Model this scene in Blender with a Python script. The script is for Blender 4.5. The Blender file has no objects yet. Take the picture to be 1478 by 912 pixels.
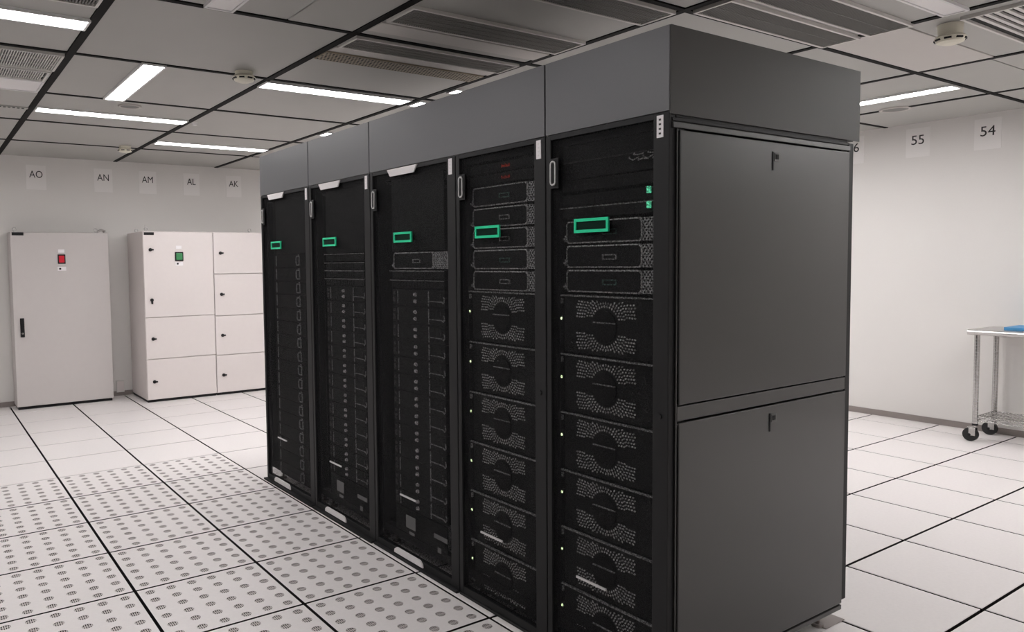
import bpy, bmesh, math, random
from mathutils import Vector, Matrix

C = bpy.context.scene.collection
SC = bpy.context.scene
random.seed(4)

# ------------------------------------------------------------------ camera
F_PX, YAW, PITCH, ROLL = 1106.32, 0.5987, 0.0564, -0.0120
CAM = Vector((-0.7959, -3.7753, 1.5474))
fwd = Vector((math.sin(YAW) * math.cos(PITCH), math.cos(YAW) * math.cos(PITCH), -math.sin(PITCH)))
r0 = Vector((math.cos(YAW), -math.sin(YAW), 0))
u0 = r0.cross(fwd)
right = r0 * math.cos(ROLL) + u0 * math.sin(ROLL)
up = u0 * math.cos(ROLL) - r0 * math.sin(ROLL)
cam_data = bpy.data.cameras.new('camera')
cam = bpy.data.objects.new('camera', cam_data)
C.objects.link(cam)
m = Matrix.Identity(4)
for i in range(3):
    m[i][0], m[i][1], m[i][2], m[i][3] = right[i], up[i], -fwd[i], CAM[i]
cam.matrix_world = m
cam_data.sensor_fit = 'HORIZONTAL'
cam_data.sensor_width = 36.0
cam_data.lens = F_PX / 1478 * 36.0
cam_data.shift_x = 103.45 / 1478
cam_data.shift_y = -15.58 / 1478
cam_data.clip_start = 0.05
SC.camera = cam

# ------------------------------------------------------------------ world, exposure, lamp strength
w = bpy.data.worlds.new('world')
SC.world = w
w.use_nodes = True
w.node_tree.nodes['Background'].inputs[0].default_value = (0.5, 0.5, 0.52, 1)
w.node_tree.nodes['Background'].inputs[1].default_value = 0.05
SC.view_settings.view_transform = 'Standard'
SC.view_settings.look = 'None'
SC.view_settings.gamma = 1.0
SC.view_settings.exposure = 0.0
LAMP = 28.5
LAMP_COLOR = (1.0, 0.978, 0.975)

# ------------------------------------------------------------------ materials
def srgb(r, g, b):
    f = lambda c: (c / 255 / 12.92) if c / 255 <= 0.04045 else ((c / 255 + 0.055) / 1.055) ** 2.4
    return (f(r), f(g), f(b), 1)

def mat(name, col, rough=0.5, metal=0.0, spec=0.5, grain=0.0, scale=40.0, bump=0.0, emit=None, emit_s=0.0):
    M = bpy.data.materials.new(name)
    M.use_nodes = True
    nt = M.node_tree
    b = nt.nodes['Principled BSDF']
    b.inputs['Base Color'].default_value = col
    b.inputs['Roughness'].default_value = rough
    b.inputs['Metallic'].default_value = metal
    b.inputs['Specular IOR Level'].default_value = spec
    if emit:
        b.inputs['Emission Color'].default_value = emit
        b.inputs['Emission Strength'].default_value = emit_s
    if grain or bump:
        tc = nt.nodes.new('ShaderNodeTexCoord')
        n = nt.nodes.new('ShaderNodeTexNoise')
        n.inputs['Scale'].default_value = scale
        n.inputs['Detail'].default_value = 3
        nt.links.new(tc.outputs['Object'], n.inputs['Vector'])
        if grain:
            mx = nt.nodes.new('ShaderNodeMix')
            mx.data_type = 'RGBA'
            mx.inputs[6].default_value = tuple(c * (1 - grain) for c in col[:3]) + (1,)
            mx.inputs[7].default_value = tuple(min(1, c * (1 + grain)) for c in col[:3]) + (1,)
            nt.links.new(n.outputs['Fac'], mx.inputs[0])
            nt.links.new(mx.outputs[2], b.inputs['Base Color'])
        if bump:
            bp = nt.nodes.new('ShaderNodeBump')
            bp.inputs['Strength'].default_value = bump
            bp.inputs['Distance'].default_value = 0.002
            nt.links.new(n.outputs['Fac'], bp.inputs['Height'])
            nt.links.new(bp.outputs['Normal'], b.inputs['Normal'])
    return M

def mesh_mat(name, col, hole=0.62):
    """perforated steel sheet: fine holes, part of the light passes"""
    M = bpy.data.materials.new(name)
    M.use_nodes = True
    nt = M.node_tree
    b = nt.nodes['Principled BSDF']
    b.inputs['Base Color'].default_value = col
    b.inputs['Roughness'].default_value = 0.6
    b.inputs['Specular IOR Level'].default_value = 0.1
    tr = nt.nodes.new('ShaderNodeBsdfTransparent')
    mx = nt.nodes.new('ShaderNodeMixShader')
    tc = nt.nodes.new('ShaderNodeTexCoord')
    v = nt.nodes.new('ShaderNodeTexVoronoi')
    v.inputs['Scale'].default_value = 170
    mr = nt.nodes.new('ShaderNodeMapRange')
    mr.inputs[1].default_value = 0.2
    mr.inputs[2].default_value = 0.75
    mr.inputs[3].default_value = min(1, hole + 0.22)
    mr.inputs[4].default_value = hole - 0.22
    nt.links.new(tc.outputs['Object'], v.inputs['Vector'])
    nt.links.new(v.outputs['Distance'], mr.inputs[0])
    nt.links.new(mr.outputs[0], mx.inputs[0])
    nt.links.new(b.outputs[0], mx.inputs[1])
    nt.links.new(tr.outputs[0], mx.inputs[2])
    nt.links.new(mx.outputs[0], nt.nodes['Material Output'].inputs['Surface'])
    return M

def lamp_mat():
    M = bpy.data.materials.new('lit_diffuser')
    M.use_nodes = True
    nt = M.node_tree
    nt.nodes.clear()
    o = nt.nodes.new('ShaderNodeOutputMaterial')
    e = nt.nodes.new('ShaderNodeEmission')
    e.inputs[0].default_value = LAMP_COLOR + (1,)
    e.inputs[1].default_value = LAMP
    nt.links.new(e.outputs[0], o.inputs[0])
    return M

M_tile = mat('floor_laminate', srgb(226, 221, 220), 0.42, grain=0.05, scale=60, spec=0.35)
M_gap = mat('joint_black', (0.012, 0.010, 0.010, 1), 0.8, spec=0.1)
M_under = mat('subfloor_grey', (0.16, 0.15, 0.15, 1), 0.8)
M_grate = mat('grate_grey', srgb(190, 182, 180), 0.5)
M_wall = mat('wall_paint', srgb(222, 219, 216), 0.6, grain=0.015, scale=2.0, spec=0.3)
M_base = mat('baseboard_grey', srgb(138, 129, 126), 0.6)
M_ceil = mat('ceiling_metal', srgb(172, 171, 167), 0.45, grain=0.04, scale=3.0, spec=0.4)
M_ceil_b = mat('ceiling_metal_pale', srgb(196, 191, 187), 0.45, grain=0.03, scale=3.0, spec=0.4)
M_bar = mat('grid_black', (0.007, 0.007, 0.007, 1), 0.7, spec=0.12)
M_lamp = lamp_mat()
M_lampoff = mat('unlit_diffuser', srgb(235, 232, 232), 0.35)
M_lampframe = mat('lamp_frame_white', srgb(225, 224, 224), 0.4)
M_ventframe = mat('vent_frame_grey', srgb(212, 209, 205), 0.4)
M_ventdark = mat('vent_void', (0.012, 0.012, 0.012, 1), 0.8)
M_louvre = mat('louvre_grey', srgb(112, 110, 107), 0.45)
M_louvre_w = mat('louvre_warm', srgb(150, 138, 118), 0.5)
M_det = mat('detector_ivory', srgb(226, 222, 205), 0.45)
M_dark = mat('black_plastic', (0.012, 0.012, 0.013, 1), 0.5, spec=0.25)
M_rack = mat('rack_paint', (0.012, 0.012, 0.013, 1), 0.5, spec=0.25, grain=0.1, scale=300, bump=0.05)
M_panel = mat('side_panel_paint', (0.020, 0.019, 0.018, 1), 0.30, spec=0.8, grain=0.05, scale=200, bump=0.04)
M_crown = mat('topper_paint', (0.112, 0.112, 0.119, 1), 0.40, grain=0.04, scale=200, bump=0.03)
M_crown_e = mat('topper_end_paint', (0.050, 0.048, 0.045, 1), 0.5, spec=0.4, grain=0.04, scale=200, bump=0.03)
M_seam = mat('seam_black', (0.004, 0.004, 0.004, 1), 0.8)
M_mesh = mesh_mat('door_perforation', (0.012, 0.012, 0.013, 1), 0.70)
M_chassis = mat('chassis_black', (0.012, 0.012, 0.012, 1), 0.55, spec=0.2)
M_chassis2 = mat('chassis_charcoal', (0.020, 0.021, 0.021, 1), 0.55, spec=0.2)
M_bezel = mat('bezel_black', (0.014, 0.014, 0.015, 1), 0.5, spec=0.25)
M_silver = mat('bezel_grey_metal', (0.60, 0.59, 0.59, 1), 0.4, metal=0.2)
M_ear = mat('ear_honeycomb', (0.66, 0.66, 0.67, 1), 0.45, metal=0.2)
M_dot = mat('perforation_grey', (0.80, 0.79, 0.78, 1), 0.5)
M_chrome = mat('chrome', (0.50, 0.49, 0.48, 1), 0.25, metal=1.0)
M_steel = mat('brushed_steel', (0.60, 0.58, 0.57, 1), 0.32, metal=1.0, grain=0.06, scale=30)
M_white = mat('white_label', srgb(238, 234, 236), 0.5)
M_tag = mat('pale_tag_plastic', srgb(226, 222, 222), 0.45)
M_green = mat('green_badge', (0.03, 0.78, 0.40, 1), 0.25, metal=0.35)
M_dkgreen = mat('badge_inside', (0.003, 0.020, 0.013, 1), 0.7, spec=0.1)
M_ledg = mat('led_green', (0.1, 0.5, 0.3, 1), 0.4, emit=(0.15, 0.9, 0.5, 1), emit_s=0.9)
M_ledw = mat('led_pale', (0.5, 0.6, 0.3, 1), 0.4, emit=(0.8, 1.0, 0.55, 1), emit_s=2.2)
M_ledr = mat('led_red', (0.3, 0.02, 0.01, 1), 0.4, emit=(1.0, 0.08, 0.03, 1), emit_s=0.12)
M_teal = mat('slot_teal', (0.10, 0.20, 0.17, 1), 0.4)
M_slotgrey = mat('slot_grey', (0.40, 0.40, 0.40, 1), 0.4)
M_sticker = mat('grey_sticker', (0.075, 0.075, 0.075, 1), 0.6)
M_paper = mat('sign_paper', srgb(231, 228, 226), 0.6)
M_cab = mat('cabinet_grey', srgb(198, 192, 190), 0.45, grain=0.02, scale=20)
M_cab2 = mat('cabinet_pale', srgb(222, 214, 212), 0.45, grain=0.02, scale=20)
M_red = mat('red_button', srgb(205, 20, 45), 0.35)
M_cgreen = mat('green_button', srgb(60, 135, 85), 0.35)
M_rubber = mat('rubber_black', (0.012, 0.012, 0.012, 1), 0.6)
M_blue = mat('blue_card', srgb(70, 140, 190), 0.5)
M_ink = mat('black_ink', srgb(38, 36, 38), 0.6)

# ------------------------------------------------------------------ mesh builder
class MB:
    def __init__(s):
        s.v, s.f, s.sm, s.mi = [], [], [], []
        s.cur = 0
    def add(s, vs, fs, smooth=False):
        o = len(s.v)
        s.v += [tuple(p) for p in vs]
        for f in fs:
            s.f.append(tuple(i + o for i in f))
            s.sm.append(smooth)
            s.mi.append(s.cur)
        return s
    def box(s, x0, x1, y0, y1, z0, z1, bev=0.0):
        if x0 > x1: x0, x1 = x1, x0
        if y0 > y1: y0, y1 = y1, y0
        if z0 > z1: z0, z1 = z1, z0
        if bev:
            bm = bmesh.new()
            bmesh.ops.create_cube(bm, size=1)
            for q in bm.verts:
                q.co = Vector((x0 + (q.co.x + .5) * (x1 - x0), y0 + (q.co.y + .5) * (y1 - y0), z0 + (q.co.z + .5) * (z1 - z0)))
            bmesh.ops.bevel(bm, geom=list(bm.edges), offset=bev, segments=2, affect='EDGES', profile=0.5)
            bm.verts.index_update()
            s.add([q.co for q in bm.verts], [[q.index for q in f.verts] for f in bm.faces])
            bm.free()
            return s
        vs = [(x, y, z) for x in (x0, x1) for y in (y0, y1) for z in (z0, z1)]
        return s.add(vs, [(0, 1, 3, 2), (4, 6, 7, 5), (0, 4, 5, 1), (2, 3, 7, 6), (0, 2, 6, 4), (1, 5, 7, 3)])
    def cyl(s, p, q, r, n=12, r2=None, cap=True):
        p, q = Vector(p), Vector(q)
        r2 = r if r2 is None else r2
        d = (q - p).normalized()
        a = d.orthogonal().normalized()
        b = d.cross(a)
        ring = lambda c, rr: [c + (a * math.cos(t * 2 * math.pi / n) + b * math.sin(t * 2 * math.pi / n)) * rr for t in range(n)]
        vs = ring(p, r) + ring(q, r2)
        s.add(vs, [(i, (i + 1) % n, n + (i + 1) % n, n + i) for i in range(n)], True)
        if cap:
            s.add(ring(p, r), [tuple(range(n))[::-1]])
            s.add(ring(q, r2), [tuple(range(n))])
        return s
    def tube(s, pts, r, n=8, closed=False):
        pts = [Vector(p) for p in pts]
        N = len(pts)
        rings = []
        prev = None
        for i, p in enumerate(pts):
            a = pts[(i - 1) % N] if (closed or i) else p
            b = pts[(i + 1) % N] if (closed or i < N - 1) else p
            d = (b - a).normalized()
            if prev is None:
                n1 = d.orthogonal().normalized()
            else:
                n1 = (prev - d * prev.dot(d)).normalized()
            prev = n1
            n2 = d.cross(n1)
            rings.append([p + (n1 * math.cos(k * 2 * math.pi / n) + n2 * math.sin(k * 2 * math.pi / n)) * r for k in range(n)])
        vs = [q for rg in rings for q in rg]
        fs = []
        for i in range(N if closed else N - 1):
            j = (i + 1) % N
            for k in range(n):
                fs.append((i * n + k, i * n + (k + 1) % n, j * n + (k + 1) % n, j * n + k))
        s.add(vs, fs, True)
        if not closed:
            s.add(rings[0], [tuple(range(n))[::-1]])
            s.add(rings[-1], [tuple(range(n))])
        return s
    def prism(s, poly, axis, a, b):
        """poly: 2-D outline in the other two axes, extruded along axis from a to b"""
        n = len(poly)
        def P(u, v, t):
            return {0: (t, u, v), 1: (u, t, v), 2: (u, v, t)}[axis]
        vs = [P(u, v, a) for u, v in poly] + [P(u, v, b) for u, v in poly]
        return s.add(vs, [tuple(range(n))[::-1], tuple(range(n, 2 * n))] + [(i, (i + 1) % n, n + (i + 1) % n, n + i) for i in range(n)])
    def frame(s, axis, a, b, u0, u1, v0, v1, t, tv=None):
        """rectangular picture frame of bar width t"""
        tv = t if tv is None else tv
        def bx(ua, ub, va, vb):
            k = {0: (a, b, ua, ub, va, vb), 1: (ua, ub, a, b, va, vb), 2: (ua, ub, va, vb, a, b)}[axis]
            s.box(*k)
        bx(u0, u1, v0, v0 + tv)
        bx(u0, u1, v1 - tv, v1)
        bx(u0, u0 + t, v0 + tv, v1 - tv)
        bx(u1 - t, u1, v0 + tv, v1 - tv)
        return s
    def sphere(s, c, r, n=10):
        vs, fs = [], []
        h = n // 2
        for i in range(h + 1):
            th = math.pi * i / h
            for k in range(n):
                ph = 2 * math.pi * k / n
                vs.append((c[0] + r * math.sin(th) * math.cos(ph), c[1] + r * math.sin(th) * math.sin(ph), c[2] + r * math.cos(th)))
        for i in range(h):
            for k in range(n):
                fs.append((i * n + k, (i + 1) * n + k, (i + 1) * n + (k + 1) % n, i * n + (k + 1) % n))
        return s.add(vs, fs, True)
    def mesh(s, name, mats):
        me = bpy.data.meshes.new(name)
        me.from_pydata(s.v, [], s.f)
        if not isinstance(mats, (list, tuple)):
            mats = [mats]
        for q in mats:
            me.materials.append(q)
        me.polygons.foreach_set('use_smooth', s.sm)
        me.polygons.foreach_set('material_index', s.mi)
        me.update()
        return me

def obj(name, mb, mats, parent=None, label=None, off=None):
    """link one mesh object; world-space shapes are moved into the parent's space by off"""
    if off is not None:
        ox, oy, oz = off
        mb.v = [(x - ox, y - oy, z - oz) for x, y, z in mb.v]
    o = bpy.data.objects.new(name, mb.mesh(name, mats) if isinstance(mb, MB) else mb)
    C.objects.link(o)
    if parent:
        o.parent = parent
    if label:
        o['label'] = label
    return o

def thing(name, label, cat, loc=(0, 0, 0), group=None):
    o = bpy.data.objects.new(name, None)
    o.empty_display_size = 0.1
    C.objects.link(o)
    o.location = loc
    o['label'] = label
    o['category'] = cat
    if group:
        o['group'] = group
    return o

def tag(o, label, cat, group=None):
    o['label'] = label
    o['category'] = cat
    if group:
        o['group'] = group
    return o

def struct(name, mb, mats):
    o = obj(name, mb, mats)
    o['kind'] = 'structure'
    return o

def copy_tree(o, parent=None):
    c = o.copy()
    C.objects.link(c)
    if parent:
        c.parent = parent
    for ch in list(o.children):
        copy_tree(ch, c)
    return c

# ------------------------------------------------------------------ the room
H = 2.776
XW, YW = 6.909, 5.905            # right wall, far wall
XL, YB = -4.2, -7.2              # walls out of view, behind the camera
GX, GY = -0.008, -0.074          # ceiling grid origin
TT = 0.6

floor = struct('floor', MB().box(XL - .1, XW + .1, YB - .1, YW + .1, -0.16, -0.035), M_under)
wall_far = struct('wall_far', MB().box(XL - .1, XW + .1, YW, YW + .1, -0.1, H + .1), M_wall)
wall_right = struct('wall_right', MB().box(XW, XW + .1, YB - .1, YW + .1, -0.1, H + .1), M_wall)
wall_left = struct('wall_left', MB().box(XL - .1, XL, YB - .1, YW + .1, -0.1, H + .1), M_wall)
wall_near = struct('wall_near', MB().box(XL - .1, XW + .1, YB - .1, YB, -0.1, H + .1), M_wall)
struct('baseboard_far', MB().box(XL, XW, YW - .012, YW, 0, .055), M_base)
struct('baseboard_right', MB().box(XW - .012, XW, YB, YW - .012, 0, .055), M_base)

# floor tiles: one object per tile
J = 0.0072                        # half joint
def plain_tile(w_, d_):
    mb = MB()
    x0, x1, y0, y1 = J, w_ - J, J, d_ - J
    c = .0025
    vs = [(x0 + c, y0 + c, 0), (x1 - c, y0 + c, 0), (x1 - c, y1 - c, 0), (x0 + c, y1 - c, 0),
          (x0, y0, -c), (x1, y0, -c), (x1, y1, -c), (x0, y1, -c),
          (x0, y0, -.034), (x1, y0, -.034), (x1, y1, -.034), (x0, y1, -.034)]
    mb.add(vs[:8], [(0, 1, 2, 3), (0, 4, 5, 1), (1, 5, 6, 2), (2, 6, 7, 3), (3, 7, 4, 0)])
    mb.cur = 1
    mb.add(vs[4:], [(0, 4, 5, 1), (1, 5, 6, 2), (2, 6, 7, 3), (3, 7, 4, 0), (7, 6, 5, 4)])
    return mb
def perforated_tile():
    mb = MB()
    n = 6
    a = (TT - 2 * J) / n
    N = 16
    rad = 0.0225
    for i in range(n):
        for j in range(n):
            cx, cy = J + (i + .5) * a, J + (j + .5) * a
            sq = []
            for k in range(N):
                t = 2 * math.pi * k / N
                c_, s_ = math.cos(t), math.sin(t)
                q = a / 2 / max(abs(c_), abs(s_))
                sq.append((cx + c_ * q, cy + s_ * q, 0))
            ci = [(cx + rad * math.cos(2 * math.pi * k / N), cy + rad * math.sin(2 * math.pi * k / N), 0) for k in range(N)]
            lo = [(x, y, -.010) for x, y, z in ci]
            mb.cur = 0
            mb.add(sq + ci, [(k, (k + 1) % N, N + (k + 1) % N, N + k) for k in range(N)])
            mb.cur = 2
            mb.add(ci + lo, [(k, (k + 1) % N, N + (k + 1) % N, N + k) for k in range(N)])
    mb.cur = 1
    x1 = TT - J
    mb.add([(J, J, 0), (x1, J, 0), (x1, x1, 0), (J, x1, 0), (J, J, -.034), (x1, J, -.034), (x1, x1, -.034), (J, x1, -.034)],
           [(0, 4, 5, 1), (1, 5, 6, 2), (2, 6, 7, 3), (3, 7, 4, 0), (7, 6, 5, 4)])
    return mb
def grate_bars():
    mb = MB()
    n = 6
    a = (TT - 2 * J) / n
    rad = 0.0225
    for i in range(n):
        for j in range(n):
            cx, cy = J + (i + .5) * a, J + (j + .5) * a
            for k in range(-2, 3):
                x = k * .0088
                h = math.sqrt(rad * rad - x * x)
                mb.add([(cx + x - .0026, cy - h, -.001), (cx + x + .0026, cy - h, -.001), (cx + x + .0026, cy + h, -.001), (cx + x - .0026, cy + h, -.001)], [(0, 1, 2, 3)])
            mb.add([(cx - rad, cy - .003, -.0008), (cx + rad, cy - .003, -.0008), (cx + rad, cy + .003, -.0008), (cx - rad, cy + .003, -.0008)], [(0, 1, 2, 3)])
    return mb
me_plain = plain_tile(TT, TT).mesh('tile', [M_tile, M_gap])
me_perf = perforated_tile().mesh('tile', [M_tile, M_gap, M_gap])
me_bars = grate_bars().mesh('grate', M_grate)
special = {}
def in_view(x, y):
    # the part of the floor the photograph can look at, from where it stands
    d = Vector((x, y, 0)) - CAM
    z = d.dot(fwd)
    return z > 0.6 and d.dot(right) / z > -0.80 and d.dot(right) / z < 1.0 and d.dot(up) / z > -0.75
for i in range(-7, 12):
    for j in range(-12, 10):
        x, y = i * TT, j * TT
        if x < XL or y < YB:
            continue
        wx, wy = min(TT, XW - x), min(TT, YW - y)
        if not any(in_view(x + a * TT, y + b * TT) for a in (0, .5, 1) for b in (0, .5, 1)):
            continue
        if 1.8 <= x < 2.1 and -2.0 < y < 1.2:
            continue                       # wholly under the racks
        if x < 1.2 and j < 4:
            t = obj('tile', me_perf, None, floor, 'perforated floor tile with six rows of round slotted vents')
            g = obj('grate', me_bars, None, t)
            g['kind'] = 'stuff'
        elif wx < TT or wy < TT:
            t = obj('tile', special.setdefault((round(wx, 3), round(wy, 3)), plain_tile(wx, wy).mesh('tile', [M_tile, M_gap])), None, floor)
        else:
            t = obj('tile', me_plain, None, floor)
        t.location = (x, y, 0)
# plain floor outside the tiled view, same finish
rim = MB()
for i in range(-7, 12):
    for j in range(-12, 10):
        x, y = i * TT, j * TT
        if x < XL or y < YB or (1.8 <= x < 2.1 and -2.0 < y < 1.2):
            continue
        if not any(in_view(x + a * TT, y + b * TT) for a in (0, .5, 1) for b in (0, .5, 1)):
            rim.box(x + J, min(x + TT, XW) - J, y + J, min(y + TT, YW) - J, -.034, 0)
o = obj('far_tiles', rim, M_tile, floor)
o['kind'] = 'stuff'

# ceiling: slab, black grid bars, metal panels
ceiling = struct('ceiling', MB().box(XL - .1, XW + .1, YB - .1, YW + .1, H + .02, H + .12), M_bar)
BW = 0.021
gx = [GX + 1.2 * i for i in range(-3, 6)]
gy = [GY + 1.2 * j for j in range(-5, 5)]
for x in gx:
    obj('grid_bar', MB().box(x - BW, x + BW, YB, YW, H - .006, H + .02), M_bar, ceiling)
for y in gy:
    obj('grid_bar', MB().box(XL, XW, y - BW * .8, y + BW * .8, H - .005, H + .02), M_bar, ceiling)
me_pan = {}
def ceil_panel(x0, x1, y0, y1, dz=0.0, m_=None, label=None):
    key = (round(x1 - x0, 3), round(y1 - y0, 3), m_ or M_ceil)
    if key not in me_pan:
        me_pan[key] = MB().box(0, key[0], 0, key[1], 0, .015, .002).mesh('panel', m_ or M_ceil)
    p = obj('panel', me_pan[key], None, ceiling, label)
    p.location = (x0, y0, H + dz)
    return p
g_ = BW + .002
for i in range(-4, 6):
    for j in range(-6, 5):
        x0, x1 = max(GX + 1.2 * i + g_, XL), min(GX + 1.2 * (i + 1) - g_, XW)
        y0, y1 = max(GY + 1.2 * j + g_, YB), min(GY + 1.2 * (j + 1) - g_, YW)
        if x1 - x0 < .05 or y1 - y0 < .05:
            continue
        if (i, j) == (3, -2):
            ym = -1.735
            ceil_panel(x0, x1, y0, ym - .003)
            ceil_panel(x0, x1, ym + .003, y1, -.004, M_ceil_b)
        elif (i, j) == (4, -2):
            ceil_panel(x0, x1, y0, -1.70)
            ceil_panel(x0, x1, -1.694, y1, -.002)
        elif (i, j) == (0, -1):
            ceil_panel(x0, .80, y0, y1)
            ceil_panel(.806, x1, y0, y1, -.002)
        else:
            ceil_panel(x0, x1, y0, y1, random.uniform(-.002, .001))

# ------------------------------------------------------------------ ceiling lights
def ceiling_light(cx, cy, along, lit, label, L=1.14, W=0.165, dark_half=None):
    t = thing('ceiling_light', label, 'light', (cx, cy, H - .004), 'recessed ceiling lights')
    hx, hy = (L / 2, W / 2) if along == 'x' else (W / 2, L / 2)
    obj('frame', MB().frame(2, -.012, .004, -hx - .006, hx + .006, -hy - .006, hy + .006, .012), M_lampframe, t)
    obj('diffuser', MB().box(-hx + .007, hx - .007, -hy + .007, hy - .007, -.007, .003), M_lamp if lit else M_lampoff, t)
    return t
ceiling_light(-.60, .50, 'x', True, 'lit strip light in the top left corner, left of the thick black ceiling bar')
ceiling_light(.455, 1.70, 'y', True, 'lit strip light pointing toward the far wall, nearest the hanging smoke detector', L=1.16, W=.135)
ceiling_light(.59, 2.94, 'x', True, 'lit strip light just behind the round ceiling speaker on the left')
ceiling_light(1.79, 4.16, 'x', True, 'lit strip light nearest the far wall, above the AM and AL signs')
ceiling_light(1.77, 1.26, 'x', True, 'long lit strip light running toward the rack toppers, right of the smoke detector')
ceiling_light(2.99, 1.26, 'x', True, 'lit strip light peeking over the middle of the toppers, in line with the long one')
ceiling_light(2.99, 2.87, 'x', True, 'lit strip light peeking over the farthest topper')
ceiling_light(2.99, .76, 'x', True, 'small bright sliver of strip light over the widest topper, nearest the grey vents', W=.11)
ceiling_light(5.46, -.68, 'y', True, 'lit strip light on the right, between the rack topper and the 55 sign', W=.15)
ceiling_light(.45, -.67, 'y', False, 'unlit white strip light at the top edge, left of the grey vents', W=.13)
ceiling_light(3.00, -2.00, 'x', False, 'unlit white strip light at the top right, beside the striped vent', W=.11)
ceiling_light(-.61, 2.11, 'x', False, 'wide unlit pale panel light at left, beside the grey vent', L=1.12, W=.35)
# unseen lamps of the same kind, added to brighten the room
ADDED_LAMPS = [
    (5.46, -3.07, 'y', 'over the right aisle, beside the side panel'), (6.42, -3.07, 'y', 'along the right wall, beyond the table'),
    (4.20, -3.07, 'y', 'over the right aisle, in front of the side panel'), (5.46, -4.27, 'y', 'over the right aisle, level with the camera'),
    (6.42, -4.27, 'y', 'along the right wall, level with the camera'), (4.20, -5.47, 'y', 'behind the camera to the right'),
    (-.61, -.70, 'x', 'over the perforated floor, just above the frame'), (-.61, -1.90, 'x', 'over the perforated floor, close to the camera'), (4.20, .53, 'y', 'hidden behind the widest rack topper'),
    (5.46, .53, 'y', 'hidden behind the toppers, by the 56 sign'), (5.46, 1.73, 'y', 'hidden behind the toppers along the right wall'),
    (4.20, 2.93, 'y', 'hidden behind the farthest topper'), (5.46, 4.13, 'y', 'in the far right corner behind the racks'),
    (-1.81, 2.93, 'x', 'left of the frame, level with the speaker'), (-1.81, 4.16, 'x', 'left of the frame near the far wall'),
    (-2.60, -3.07, 'y', 'left of the camera'), (1.77, -4.27, 'x', 'behind the camera')]
for x, y, a, where in ADDED_LAMPS:
    ceiling_light(x, y, a, True, 'added, unseen lit strip light ' + where)

# ------------------------------------------------------------------ ceiling vents
def vent(label, x0, x1, y0, y1, pitch=.0135, along='y', lm=None, n_cross=3, border=.014, depth=.012):
    t = thing('air_vent', label, 'vent', ((x0 + x1) / 2, (y0 + y1) / 2, H - .004), 'ceiling air vents')
    hx, hy = (x1 - x0) / 2, (y1 - y0) / 2
    obj('frame', MB().frame(2, -.014, .004, -hx, hx, -hy, hy, border), M_ventframe, t)
    obj('backing', MB().box(-hx + border, hx - border, -hy + border, hy - border, -.001, .003), M_ventdark, t)
    b = MB()
    if along == 'y':
        n = int((2 * hx - 2 * border) / pitch)
        for k in range(n):
            x = -hx + border + (k + .5) * pitch
            b.box(x - .0030, x + .0030, -hy + border, hy - border, -.010, -.0015)
        for k in range(n_cross):
            y = -hy + border + (k + 1) * (2 * hy - 2 * border) / (n_cross + 1)
            b.box(-hx + border, hx - border, y - .002, y + .002, -.0115, -.0095)
        q = obj('louvre', b, lm or M_louvre, t)
        q['kind'] = 'stuff'
    else:
        n = int((2 * hy - 2 * border) / pitch)
        for k in range(n):
            y = -hy + border + (k + .5) * pitch
            s = obj('slat', MB().box(-hx + border, hx - border, y - pitch * .24, y + pitch * .24, -.012, -.0015), lm or M_ventframe, t)
    return t
vent('long dark louvred vent second from the top edge, above the widest rack topper', 1.218, 2.365, -.625, -.370)
vent('long dark louvred vent just below the thin ceiling bar, beside the dotted strip', 1.218, 2.365, -.050, .165)
vent('dark louvred vent cut by the top edge, left of the bar crossing', 1.45, 2.365, -1.245, -1.02)
vent('wide grey louvred vent touching the black bar beside the rack end', 2.43, 3.60, -1.515, -1.295, n_cross=1)
vent('grey louvred vent at the top edge, second from the rack end', 2.43, 3.60, -1.79, -1.56, n_cross=1)
vent('boldly striped vent in the top right corner, right of the box smoke detector', 3.70, 4.75, -2.45, -1.97, pitch=.042, along='x')
vent('grey louvred vent at left edge above the pale unlit panel', -1.17, -.035, 1.16, 1.58, lm=M_ventframe, n_cross=2)
vent('narrow grey vent at left edge, next to the pale unlit panel', -1.17, -.05, 1.62, 1.90, lm=M_ventframe, n_cross=1, border=.015)
vent('dark vent in the top left corner, nearest the lit strip', -1.17, -.04, -.04, .165)
# pale strips between vents
def strip(label, x0, x1, y0, y1, m_=None):
    o = obj('trim_strip', MB().box(x0, x1, y0, y1, H - .009, H - .001, .002), m_ or M_ceil_b)
    tag(o, label, 'trim', 'pale strips between the vents')
strip('pale metal strip between two dark vents, above the widest topper', 1.218, 2.365, -.325, -.175)
strip('narrow pale strip along the dotted strip, below the dark vent', 1.218, 2.365, .195, .275)
# perforated strip: a sheet with rows of holes
t = thing('perforated_strip', 'dotted brownish perforated strip on the ceiling beside the dark vent', 'vent', (1.79, .395, H - .004))
obj('sheet', MB().box(-.57, .57, -.085, .085, -.006, .003), M_louvre_w, t)
b = MB()
for k in range(52):
    for q in range(5):
        x, y = -.56 + k * .0216 + (q % 2) * .0108, -.064 + q * .032
        b.add([(x - .006, y - .010, -.0063), (x + .006, y - .010, -.0063), (x + .006, y + .010, -.0063), (x - .006, y + .010, -.0063)], [(3, 2, 1, 0)])
q = obj('hole', b, M_ventdark, t)
q['kind'] = 'stuff'
t = thing('perforated_strip', 'single row of dots on the ceiling at the left edge, left of the black bar', 'vent', (-.60, 2.975, H - .004))
obj('sheet', MB().box(-.57, .57, -.03, .03, -.005, .003), M_ceil, t)
b = MB()
for k in range(36):
    x = -.55 + k * .031
    b.box(x - .009, x + .009, -.018, .018, -.0056, -.0045)
q = obj('hole', b, M_ventdark, t)
q['kind'] = 'stuff'

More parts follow.
